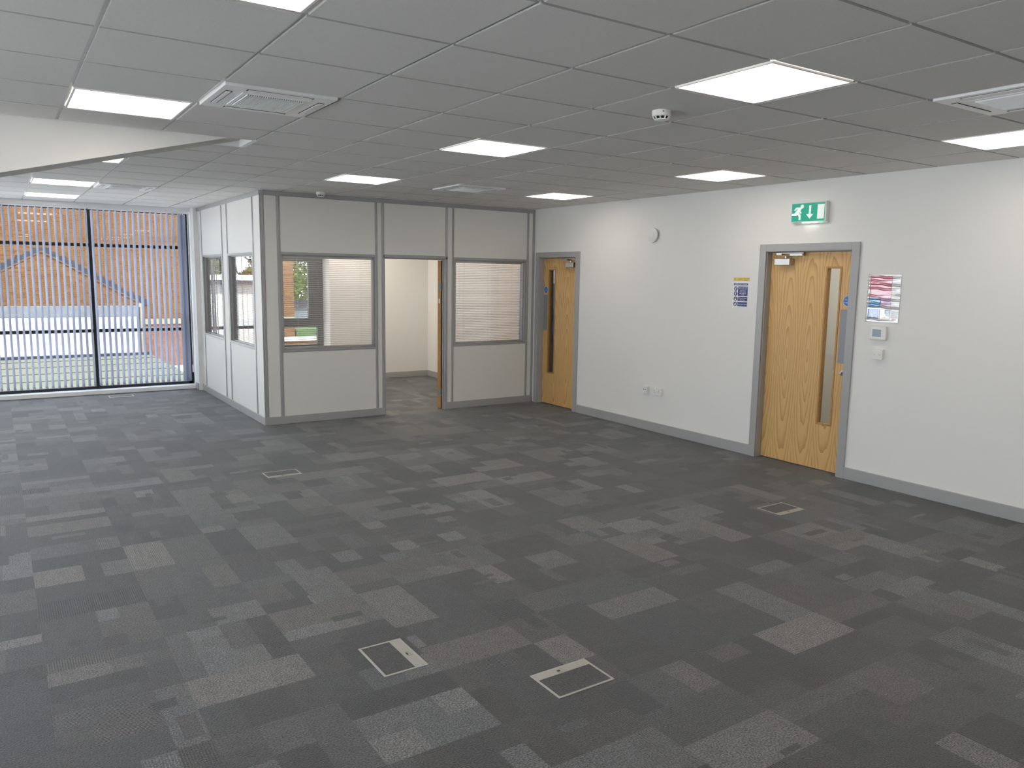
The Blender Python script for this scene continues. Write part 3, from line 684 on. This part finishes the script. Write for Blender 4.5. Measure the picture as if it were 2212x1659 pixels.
# respiratory hygiene sign
rs = thing('safety_sign', 'yellow headed white sign with four blue circles left of the near oak door', 'sign', onwall(2.607, 1.489), WEST)
SW, SH = .202, .303
MB().box(0, SW, -.003, 0, 0, SH).build('board', SWHITE, rs, bevel=.001)
def flat(x0, x1, z0, z1, m, name, par, y=-.0036): return MB().box(x0, x1, y, -.003, z0, z1).build(name, m, par)
flat(.0, SW, .268, SH, YELL, 'yellow_header', rs); flat(.006, SW - .016, .224, .246, NAVY, 'title_bar', rs)
for (z0, z1) in ((.118, .214), (.066, .108), (.012, .056)): flat(.062, SW - .016, z0, z1, NAVY, 'blue_panel', rs)
icons = []
for k, z in enumerate((.190, .140, .088, .036)):
    MB().lathe([(.0225, -.003), (.0225, -.0037)], 32, (.034, 0, z), 'y').build('blue_circle', NAVY, rs)
    if k == 0: pts = [(-.003, -.014), (.003, -.014), (.001, -.002), (.007, .006), (.006, .014), (-.002, .014), (-.006, .006), (-.006, -.004)]
    elif k == 1: pts = [(-.006, -.014), (.002, -.014), (.002, .0), (.009, .010), (.006, .013), (-.004, .010), (-.008, .004)]
    elif k == 2: pts = [(-.009, -.014), (.008, -.014), (.010, -.003), (.003, -.001), (-.002, .006), (.004, .013), (.001, .015), (-.007, .007), (-.006, -.002), (-.011, -.004)]
    else: pts = [(-.012, -.011), (.0, -.014), (.011, -.006), (.012, .002), (.002, -.002), (.011, .009), (.008, .013), (-.004, .004), (-.010, -.002)]
    MB().prism([(.034 + a, -.0038, z + b) for a, b in pts], (0, -.0004, 0)).build('pictogram', SWHITE, rs)
ty = -.0039
text('COVID-19', .016, INK, rs, (.083, ty, .279), stretch=.9); text('CORONAVIRUS', .008, INK, rs, (.083, ty, .293)); text('STOP THE', .014, INK, rs, (.160, ty, .293)); text('SPREAD', .014, INK, rs, (.155, ty, .277))
MB().lathe([(.008, -.0036), (.008, -.0042)], 20, (.016, 0, .285), 'y').build('warning_mark', INK, rs); MB().lathe([(.0055, -.0042), (.0055, -.0045)], 20, (.016, 0, .285), 'y').build('warning_mark', YELL, rs)
text('RESPIRATORY HYGIENE', .0165, SWHITE, rs, (.096, ty, .235), stretch=.92)
for k, s in enumerate(('Cover your nose', 'and mouth with', 'a tissue or', 'sleeve when', 'you cough or', 'sneeze')): text(s, .0165, SWHITE, rs, (.124, ty, .2055 - .0155 * k))
text('Bin your tissue', .0175, SWHITE, rs, (.124, ty, .095)); text('after use', .0175, SWHITE, rs, (.124, ty, .078)); text('Wash your hands', .0175, SWHITE, rs, (.124, ty, .034))
# laminated poster: rippled glossy sheet
lp = thing('laminated_poster', 'rippled laminated sheet with pink and blue panels right of the near oak door', 'poster', onwall(1.123, 1.427), WEST)
PW, PH = .298, .408
RIP = [(1 - .06, .0030, .9), (1 - .13, .0026, 2.2), (1 - .21, .0034, .3), (1 - .30, .0022, 1.2), (1 - .44, .0035, 2.9), (1 - .52, .0032, .7), (1 - .60, .0036, 2.0), (1 - .68, .0030, .1), (1 - .93, .0022, 1.7)]
def ripple(u, v):
    d = .0035
    for (c, a, ph) in RIP:
        cc = c + .016 * math.sin(5.2 * u + ph) + .006 * math.sin(17 * u + 2 * ph)
        d += 1.5 * a * math.exp(-((v - cc) / .017) ** 2) * (0.55 + .45 * math.sin(3.1 * u + ph))
    return d
def sheet(name, m, u0, u1, v0, v1, lift, par, nx=26, nz=110):
    mb = MB(); nx = max(3, int(nx * (u1 - u0)) + 2); nz = max(4, int(nz * (v1 - v0)) + 2)
    for q in range(nz + 1):
        for p_ in range(nx + 1):
            u = u0 + (u1 - u0) * p_ / nx; v = v0 + (v1 - v0) * q / nz
            mb.v.append((u * PW - .012 * (1 - v) * 0, -ripple(u, v) - lift, v * PH))
    for q in range(nz):
        for p_ in range(nx):
            a = q * (nx + 1) + p_; mb.f.append((a, a + 1, a + nx + 2, a + nx + 1)); mb.m.append(0)
    o = mb.build(name, m, par, smooth=True); s = o.modifiers.new('thick', 'SOLIDIFY'); s.thickness = .0004; s.offset = 0; return o
def gl(name, c): m = mat(name, c, .06, spec=1.0, coat=1.0); m.node_tree.nodes['Principled BSDF'].inputs['Coat IOR'].default_value = 1.9; return m
LAM = gl('laminate_clear', (.60, .585, .55)); PINK = gl('laminate_pink', (.60, .17, .23)); CYAN = gl('laminate_blue', (.08, .30, .56)); MAP = gl('laminate_map', (.14, .27, .60)); PAP = gl('laminate_paper', (.80, .79, .78)); YEL2 = gl('laminate_yellow', (.75, .62, .12)); GRYT = gl('laminate_print', (.42, .41, .42)); MAUV = gl('laminate_mauve', (.50, .32, .50))
base = sheet('laminate_sheet', LAM, 0, 1, 0, 1, 0, lp, 30, 150)
for nm, m, r in (('pink_panel', PINK, (.07, .735, .50, .965)), ('blue_panel', CYAN, (.06, .42, .31, .53)), ('mauve_panel', MAUV, (.42, .735, .33, .50)), ('map_panel', MAP, (.06, .38, .07, .27)), ('plan_panel', PAP, (.41, .73, .065, .265)), ('plan_corner', MAP, (.58, .73, .18, .26)), ('yellow_tag', YEL2, (.16, .27, .10, .125)), ('yellow_tag', YEL2, (.51, .60, .095, .115)), ('yellow_tag', YEL2, (.62, .73, .14, .165)), ('red_mark', PINK, (.81, .92, .055, .08)), ('text_line', GRYT, (.78, .96, .225, .235)), ('text_line', GRYT, (.78, .98, .185, .195)), ('text_line', GRYT, (.78, .95, .145, .155)), ('text_line', GRYT, (.78, .97, .11, .12)), ('text_line', GRYT, (.07, .73, .035, .048))):
    sheet(nm, m, *r, .0006 if nm not in ('plan_corner', 'yellow_tag') else .0012, lp, 30, 150)
# thermostat
th = thing('thermostat', 'cream room controller with grey blue screen below the laminated poster', 'controller', onwall(1.060, 1.277), WEST)
MB().box(.012, .142, -.012, 0, .010, .105).build('back_plate', WHITEM, th); MB().box(0, .15, -.034, -.012, 0, .117).build('body', WHITEM, th, bevel=.006)
MB().box(.024, .118, -.0355, -.034, .020, .096).build('bezel', WHITE, th, bevel=.0006); MB().box(.030, .110, -.0362, -.0355, .026, .090).build('screen', mat('lcd_screen', (.16, .22, .27), .15), th)
# light switch
sw = thing('light_switch', 'white single rocker light switch under the room controller', 'switch', onwall(1.011, 1.110), WEST)
MB().box(0, .086, -.030, 0, 0, .086).build('pattress', WHITEM, sw, bevel=.003); MB().box(-.001, .087, -.036, -.030, -.001, .072).build('face_plate', WHITEM, sw, bevel=.003)
MB().prism([(.033, -.036, .028), (.033, -.0375, .028), (.033, -.043, .052), (.033, -.036, .052)], (.018, 0, 0)).build('rocker', WHITE, sw, bevel=.001)
for x in (.018, .067): MB().lathe([(.0035, -.036), (.0035, -.037)], 10, (x, 0, .040), 'y').build('screw', STEEL, sw)
# sockets
s1 = thing('data_socket', 'small square white data outlet beside the twin power socket', 'socket', onwall(3.867, .433), WEST)
MB().box(0, .087, -.034, 0, 0, .087).build('face_plate', WHITEM, s1, bevel=.003)
for x in (.020, .048):
    o = MB().box(x, x + .020, -.036, -.034, .026, .052).build('shutter', WHITE, s1); MB().box(x + .003, x + .017, -.0365, -.036, .042, .050).build('port', GRIL, o)
s2 = thing('power_socket', 'twin white power socket low on the right wall', 'socket', onwall(3.701, .436), WEST)
MB().box(0, .150, -.034, 0, 0, .087).build('face_plate', WHITEM, s2, bevel=.003)
for cx in (.040, .110):
    p = MB(); p.box(cx - .002, cx + .002, -.0352, -.034, .046, .056); p.box(cx - .013, cx - .007, -.0352, -.034, .030, .034); p.box(cx + .007, cx + .013, -.0352, -.034, .030, .034); p.build('pin_holes', GRIL, s2)
    MB().box(cx - .007 + (.016 if cx < .08 else -.016), cx + .007 + (.016 if cx < .08 else -.016), -.038, -.034, .060, .076).build('switch_rocker', WHITE, s2, bevel=.001)

# ------------------------------------------------------------------ ceiling lights, cassettes, detectors
def make_light():
    t = thing('ceiling_light', 'x', 'ceiling light', (0, 0, ZT), 0, 'lit square panels in the tile ceiling')
    f = MB(); a, b = .015, .026
    f.box(a, G - a, a, b, -.001, .010); f.box(a, G - a, G - b, G - a, -.001, .010); f.box(a, b, b, G - b, -.001, .010); f.box(G - b, G - a, b, G - b, -.001, .010)
    f.build('frame', WHITE, t); MB().box(b, G - b, b, G - b, .002, .009).build('diffuser', LIT, t); return t
LLAB = ['largest lit square ceiling panel, just above the nearer smoke detector', 'lit square ceiling panel in the middle, next in line behind the largest one', 'lit square ceiling panel in front of the partition beside the farther smoke detector',
        'smallest complete lit panel, above the far oak door', 'lit square ceiling panel left of the green exit sign', 'lit ceiling panel over the laminated poster, cut off by the picture edge', 'lit ceiling panel cut off by the top edge of the picture',
        'lit ceiling panel beside the nearest air conditioning cassette with striped grille', 'flattened lit panel touching the air conditioning cassette near the tall window', 'thin lit panel closest to the tall window with vertical blinds', 'small triangle of a lit panel half hidden by the boxed sloping beam']
l0 = make_light()
for k, (c, lab) in enumerate(zip(LIGHTS, LLAB)):
    o = l0 if k == 0 else dup(l0, (c[0] * G, c[1] * G, ZT), lab)
    o.location = (c[0] * G, c[1] * G, ZT); o['label'] = lab
for c in LIGHTS_OUT:
    inside = c in ((2, 11), (5, 11), (2, 14), (5, 14))
    o = dup(l0, (c[0] * G, c[1] * G, ZT), 'added unseen lit ceiling panel inside the closed office' if inside else 'lit square ceiling panel in the part of the room outside the picture')
    if inside:
        q = [x for x in o.children if x.name.startswith('diffuser')][0]; q.data = q.data.copy(); q.data.materials[0] = LIT2  # unseen panels added and boosted to brighten the office interior
for y_, lab in ((1.9, 'added unseen lit ceiling panel in the corridor behind the near oak door'), (0.2, 'added unseen lit ceiling panel further along the corridor behind the right wall')):
    o = dup(l0, (5.3, y_, HC + .105), lab); q = [x for x in o.children if x.name.startswith('diffuser')][0]; q.data = q.data.copy(); q.data.materials[0] = LIT2  # unseen panels added to brighten the corridor behind the door glass

def make_cass():
    t = thing('ceiling_cassette', 'x', 'air conditioner', (0, 0, ZT), 0, 'air conditioning cassettes')
    MB().box(.013, G - .013, .013, G - .013, -.010, .012).build('fascia', WHITE, t, bevel=.004)
    q = MB(); [q.box(*r, -.013, -.010) for r in ((.128, .472, .128, .150), (.128, .472, .450, .472), (.128, .150, .150, .450), (.450, .472, .150, .450))]; q.build('grille_frame', WHITE, t, bevel=.001)
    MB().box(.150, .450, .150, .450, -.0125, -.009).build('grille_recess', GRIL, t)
    n_ = 26
    for k in range(n_): x = .150 + .300 * (k + .5) / n_; MB().box(x - .0022, x + .0022, .150, .450, -.0185, -.0125).build('grille_bar', WHITE, t)
    for (x0, x1, y0, y1) in ((.13, .47, .045, .078), (.13, .47, .522, .555), (.045, .078, .13, .47), (.522, .555, .13, .47)):
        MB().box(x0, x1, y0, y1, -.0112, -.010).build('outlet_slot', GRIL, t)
        if x1 - x0 > .2: f_ = MB().box(x0 + .008, x1 - .008, y0 + (.006 if y0 > .3 else .002), y1 - (.002 if y0 > .3 else .006), -.0135, -.0112)
        else: f_ = MB().box(x0 + (.006 if x0 > .3 else .004), x1 - (.004 if x0 > .3 else .006), y0 + .008, y1 - .008, -.0135, -.0112)
        f_.build('flap', WHITE, t)
    return t
c0_ = make_cass()
for k, (c, lab) in enumerate(zip(CASS, ('nearest white ceiling cassette with fully visible striped grille', 'white ceiling cassette cut off by the picture edge near the exit sign', 'flattened white ceiling cassette close to the tall window', 'small white ceiling cassette over the glazed office doorway'))):
    o = c0_ if k == 0 else dup(c0_, (0, 0, 0), lab)
    o.location = (c[0] * G, c[1] * G, ZT); o['label'] = lab
def make_det():
    t = thing('smoke_detector', 'x', 'smoke detector', (0, 0, ZT), 0, 'smoke detectors')
    MB().lathe([(.052, 0), (.052, -.010), (.051, -.028), (.047, -.032)], 36).build('base', WHITEM, t, smooth=True)
    MB().lathe([(.040, -.031), (.034, -.046)], 24).build('chamber', DARK, t)
    for k in range(10):
        a = 2 * PI * k / 10; c, s = math.cos(a), math.sin(a)
        MB().rod((.0465 * c, .0465 * s, -.031), (.036 * c, .036 * s, -.047), .0042, 6).build('rib', WHITEM, t)
    MB().lathe([(.037, -.045), (.036, -.049), (.020, -.053), (.004, -.054)], 30).build('cap', WHITE, t, smooth=True)
    MB().box(-.003, .003, -.0535, -.051, -.014, -.008).build('indicator', GRIL, t)
    return t
de = make_det(); de.location = (1.535, .405, ZT); de['label'] = 'nearer smoke detector, below the largest lit ceiling panel'; de.rotation_euler = (0, 0, -.6)
dup(de, (1.588, 5.93, ZT), 'farther smoke detector, in front of the partition head channel', -.5)

# ------------------------------------------------------------------ floor boxes
def floor_box(label, x0, x1, y0, y1, bar, wbar=.062):
    t = thing('floor_box', label, 'floor box', ((x0 + x1) / 2, (y0 + y1) / 2, 0), 0, 'floor boxes in the carpet')
    a, b = (x1 - x0) / 2, (y1 - y0) / 2; e_ = .011
    f_ = MB(); f_.box(-a, a, -b, -b + e_, 0, .003); f_.box(-a, a, b - e_, b, 0, .003); f_.box(-a, -a + e_, -b + e_, b - e_, 0, .003); f_.box(a - e_, a, -b + e_, b - e_, 0, .003)
    f_.build('frame', ALU, t, bevel=.0008)
    r = {'right': (a - wbar, a - e_, -b + e_, b - e_), 'far': (-a + e_, a - e_, b - wbar, b - e_), 'near': (-a + e_, a - e_, -b + e_, -b + wbar)}[bar]
    MB().box(r[0], r[1], r[2], r[3], 0, .0034).build('cable_flap', ALUD, t, bevel=.0005)
    cx, cy = (r[0] + r[1]) / 2, (r[2] + r[3]) / 2; h = MB(); sx_, sy_ = (.010, .018) if bar == 'right' else (.018, .010)
    cy0 = cy - (.012 if bar == 'right' else 0); cx0 = cx - (.0 if bar == 'right' else .01)
    h.box(cx0 - sx_ - .004, cx0 + sx_ + .004, cy0 - sy_ - .004, cy0 - sy_, .0034, .005); h.box(cx0 - sx_ - .004, cx0 + sx_ + .004, cy0 + sy_, cy0 + sy_ + .004, .0034, .005)
    h.box(cx0 + sx_, cx0 + sx_ + .004, cy0 - sy_, cy0 + sy_, .0034, .005); h.box(cx0 - sx_ - .004, cx0 - sx_, cy0 - sy_, cy0 + sy_, .0034, .005)
    h.build('lift_handle', CHROME, t); MB().box(cx0 - sx_, cx0, cy0 - sy_ * .6, cy0 + sy_ * .6, .0034, .0037).build('finger_slot', GRIL, t)
    i0, i1, j0, j1 = -a + e_, a - e_, -b + e_, b - e_
    if bar == 'right': i1 = a - wbar
    if bar == 'far': j1 = b - wbar
    if bar == 'near': j0 = -b + wbar
    m = MB(); m.poly([(i0, j0, .0015), (i1, j0, .0015), (i1, j1, .0015), (i0, j1, .0015)])
    me = bpy.data.meshes.new('carpet_inset'); me.from_pydata([(i0, j0, .0002), (i1, j0, .0002), (i1, j1, .0002), (i0, j1, .0002), (i0, j0, .0016), (i1, j0, .0016), (i1, j1, .0016), (i0, j1, .0016)], [], [(4, 5, 6, 7), (0, 1, 5, 4), (1, 2, 6, 5), (2, 3, 7, 6), (3, 0, 4, 7)]); me.materials.append(CARPET)
    at_ = me.color_attributes.new('tone', 'FLOAT_COLOR', 'CORNER')
    for q in at_.data: q.color = (.032, 0, .3, 1)
    new('carpet_inset', me, t)
    return t
floor_box('near floor box with its metal bar on the side towards the other near box', -.248, -.030, .145, .452, 'right')
floor_box('near floor box with its metal bar along the far side', .305, .613, -.407, -.186, 'far', .055)
floor_box('floor box in the carpet in front of the partition corner', .300, .602, 3.790, 3.995, 'near', .05)
floor_box('floor box in the dark carpet before the near oak door', 3.295, 3.594, .787, 1.007, 'near', .05)
floor_box('floor box right in front of the tall window sill', -.332, -.018, 9.195, 9.398, 'near', .04)

# ------------------------------------------------------------------ outside
sbuild(MB().box(-80, 80, 9.9, 120, -3.4, -3.2), 'ground', ASPH)
sbuild(MB().box(-80, 80, -90, 9.9, -3.4, -3.2), 'ground', ASPH)
bb = thing('brick_building', 'orange brick gable wall with stepped lead flashing and white render outside', 'building', (0, 31, 0))
BXa, BXb, BZ0, BZ1 = -2.75, 9.35, -3.2, 6.2
MB().box(BXa + .01, BXb - .01, .005, 7, BZ0, BZ1).build('wall', MORT, bb)
bm1 = MB().box(0, .212, 0, .02, 0, .062).mesh('brick', BRICK)
BR = MB(); PK = MB(); cand = []
row = 0; z = BZ0
while z < BZ1 - .07:
    x = BXa - (.1125 if row % 2 else 0)
    while x < BXb:
        x0, x1 = max(x, BXa), min(x + .212, BXb)
        hid = (x1 < 3.06 and -1.5 < z < .36) or (-.37 < z < -.14 and x0 > 3.0)
        if x1 - x0 > .04 and not hid:
            if z < -.30 and 2.9 < x0 < 6: PK.box(x0, x1, 0, .02, z, z + .062)
            elif x1 - x0 > .21 and -1.45 < x0 < 2.6 and 1.9 < z < 3.75: cand.append((x0, z))
            else: BR.box(x0, x1, 0, .02, z, z + .062)
        x += .225
    row += 1; z += .075
random.shuffle(cand)
for (x, z) in cand[:290]: new('brick', bm1, bb, (x, 0, z))
for (x, z) in cand[290:]: BR.box(x, x + .212, 0, .02, z, z + .062)
o = BR.build('brick', BRICK, bb); o['kind'] = 'stuff'
o = PK.build('brick', PINKB, bb); o['kind'] = 'stuff'
MB().box(BXa, 3.05, -.02, .02, -1.46, -.03).build('render_panel', RENDER, bb)
MB().box(BXa, 3.06, -.035, .02, -.03, .385).build('lead_band', PALELEAD, bb, bevel=.01)
MB().box(3.05, BXb, -.03, .02, -.36, -.15).build('stone_band', CREAM, bb)
MB().rod((3.20, -.06, -1.5), (3.20, -.06, .40), .05, 10).box(3.10, 3.30, -.11, -.01, .33, .48).build('drainpipe', CREAM, bb)
def sl(x): return 2.45 - abs(x + .05) * .592
for side in (-1, 1):
    k = 0
    while True:
        xa = .247 * k + .05
        if xa > (3.3 if side > 0 else 2.6): break
        xa -= .05; x0 = -.05 + side * xa; x1 = x0 + side * .36; zt = sl(x0) + .09
        yf = -.012 - .004 * (k % 3)
        MB().prism([(x0, yf, sl(x0) - .02), (x0, yf, zt), (x1 - side * .05, yf, zt - .012), (x1, yf, sl(x1) - .02)], (0, .02 - yf, 0)).build('flashing_step', LEAD, bb); k += 1
    xe = -.05 + side * (3.25 if side > 0 else 2.65)
    MB().prism([(-.05, -.026, 2.43), (xe, -.026, sl(xe) - .02), (xe, -.026, sl(xe) - .06), (-.05, -.026, 2.385)], (0, .046, 0)).build('mortar_fillet', mat('orange_fillet', (0.0782, 0.0365, 0.0120), .9), bb)
# low roofs between the window and the gable
lr = thing('flat_roof', 'pale green sheet roof seen low through the tall window', 'roof', (0, 25, -1.55))
MB().box(-9, 3.5, -5.5, 5.95, -.12, 0).build('roof_sheet', FELT, lr)
MB().box(-9, 3.5, 5.75, 5.97, 0, .10).build('upstand', LEAD, lr)
for k in range(6): MB().box(-9, 3.5, -5.0 + 1.9 * k, -4.93 + 1.9 * k, 0, .03).build('roof_lap', FELT, lr)
MB().box(-9, 3.5, -6.3, -5.5, -.25, -.13).build('gutter', LEAD, lr); MB().box(-9, 3.5, -6.2, 5.9, -1.65, -.25).build('wall', RENDER, lr)
l2 = MB().box(3.52, 9.3, 19.5, 30.96, -2.3, -2.05); tag(l2.build('lower_roof', RENDER), 'white lower roof beside the green one, low in the right pane', 'roof')
# long white building to the left, seen reflected in the partition's side glass
wb = thing('white_building', 'long white single storey building with blue fascia', 'building', (-9, 30.5, -3.2))
MB().box(-7, 6.1, 0, 6, 0, 4.45).build('wall', RENDER, wb); MB().box(-7.1, 6.15, -.15, 6.2, 4.45, 4.62).build('fascia', FASCIA, wb)
MB().prism([(-7.2, -.25, 4.62), (-7.2, 6.3, 4.62), (-7.2, 3.0, 4.82)], (13.0, 0, 0)).build('roof', mat('pale_roof', (.55, .53, .5), .9), wb)
for x in (-4.5, -1.5, 1.5, 4.6): MB().box(x, x + .12, -.03, 0, 0, 4.45).build('downpipe', FASCIA, wb)
sh = thing('shed', 'pale blue shed beside the brick gable', 'shed', (10.75, 33.5, -3.2)); MB().box(-1.2, 1.2, 0, 2, 0, 3.4).build('wall', SHED, sh); MB().prism([(-1.3, -.1, 3.4), (-1.3, 2.1, 3.4), (-1.3, 2.1, 3.55), (-1.3, -.1, 3.7)], (2.6, 0, 0)).build('roof', LEAD, sh)
gw = thing('garden_wall', 'low orange brick wall beyond the office window', 'wall', (8.6, 24, -3.2)); MB().box(-1.9, 2.4, 0.012, .25, 0, 2.6).build('core', MORT, gw)
gm = MB(); r_ = 0; z = 0
while z < 2.58:
    x = -1.9 + (-.11 if r_ % 2 else 0)
    while x < 2.4: gm.box(max(x, -1.9), min(x + .215, 2.4), 0, .02, z, z + .065); x += .225
    z += .075; r_ += 1
o = gm.build('brick', BRICK, gw); o['kind'] = 'stuff'
MB().box(-1.95, 2.45, -.03, .28, 2.6, 2.72).build('coping', RENDER, gw)
tag(MB().box(9.45, 10.9, 31.1, 33.2, -3.2, -.72).build('lawn', GRASS), 'small strip of green grass in front of the pale blue shed', 'lawn')
def tree(label, x, y, h, r, seed, n=2600, z0=-3.2):
    rnd = random.Random(seed)
    t = thing('tree', label, 'tree', (x, y, z0), 0, 'trees outside')
    tr = MB(); tr.lathe([(.22, 0), (.16, h * .35), (.10, h * .7), (.03, h * .95)], 10)
    for k in range(7):
        a = rnd.uniform(0, 2 * PI); hh = h * rnd.uniform(.35, .7); tr.rod((0, 0, hh), (r * .7 * math.cos(a), r * .7 * math.sin(a), hh + r * .5), .05, 6)
    tr.build('trunk', BARK, t)
    lf_ = MB(); blobs = [(rnd.uniform(-.6, .6) * r, rnd.uniform(-.6, .6) * r, h * rnd.uniform(.42, .95), r * rnd.uniform(.35, .6)) for _ in range(16)]
    for k in range(n):
        bx_, by_, bz_, br = rnd.choice(blobs); d = Vector((rnd.gauss(0, 1), rnd.gauss(0, 1), rnd.gauss(0, 1))).normalized() * br * rnd.uniform(.55, 1.0)
        c = Vector((bx_, by_, bz_)) + d; u = Vector((rnd.gauss(0, 1), rnd.gauss(0, 1), rnd.gauss(0, 1))).normalized(); v = u.orthogonal().normalized(); s = rnd.uniform(.09, .17)
        lf_.poly([c - u * s, c - v * s * .5, c + u * s, c + v * s * .5])
    o = lf_.build('foliage', LEAF, t); o['kind'] = 'stuff'
    return t
tree('bright green tree right of the brick gable through the office window', 12.2, 39.4, 8.2, 2.6, 1, 5200)
tree('tall green tree behind the bright green one', 11.0, 48.5, 10.5, 3.4, 5, 6500)
tree('green tree far right behind the shed', 19.5, 40, 9, 2.6, 2)
for k, (x, y, h, r) in enumerate(((-5.2, 40.5, 7.6, 1.5), (-8.8, 40.5, 7.9, 1.5), (-12.5, 41, 7.8, 1.5), (-0.2, 43.5, 8.0, 1.9), (-7.2, 46, 8.6, 1.9), (-11.9, 46, 8.8, 1.9))):
    tree(('dark green tree behind the end of the white building', 'rounded green tree behind the white building', 'wide green tree behind the white building', 'slim green tree between white building and brick gable', 'tall green tree in the second row behind the white building', 'broad green tree in the second row behind the white building')[k], x, y, h, r, 10 + k, 5200)
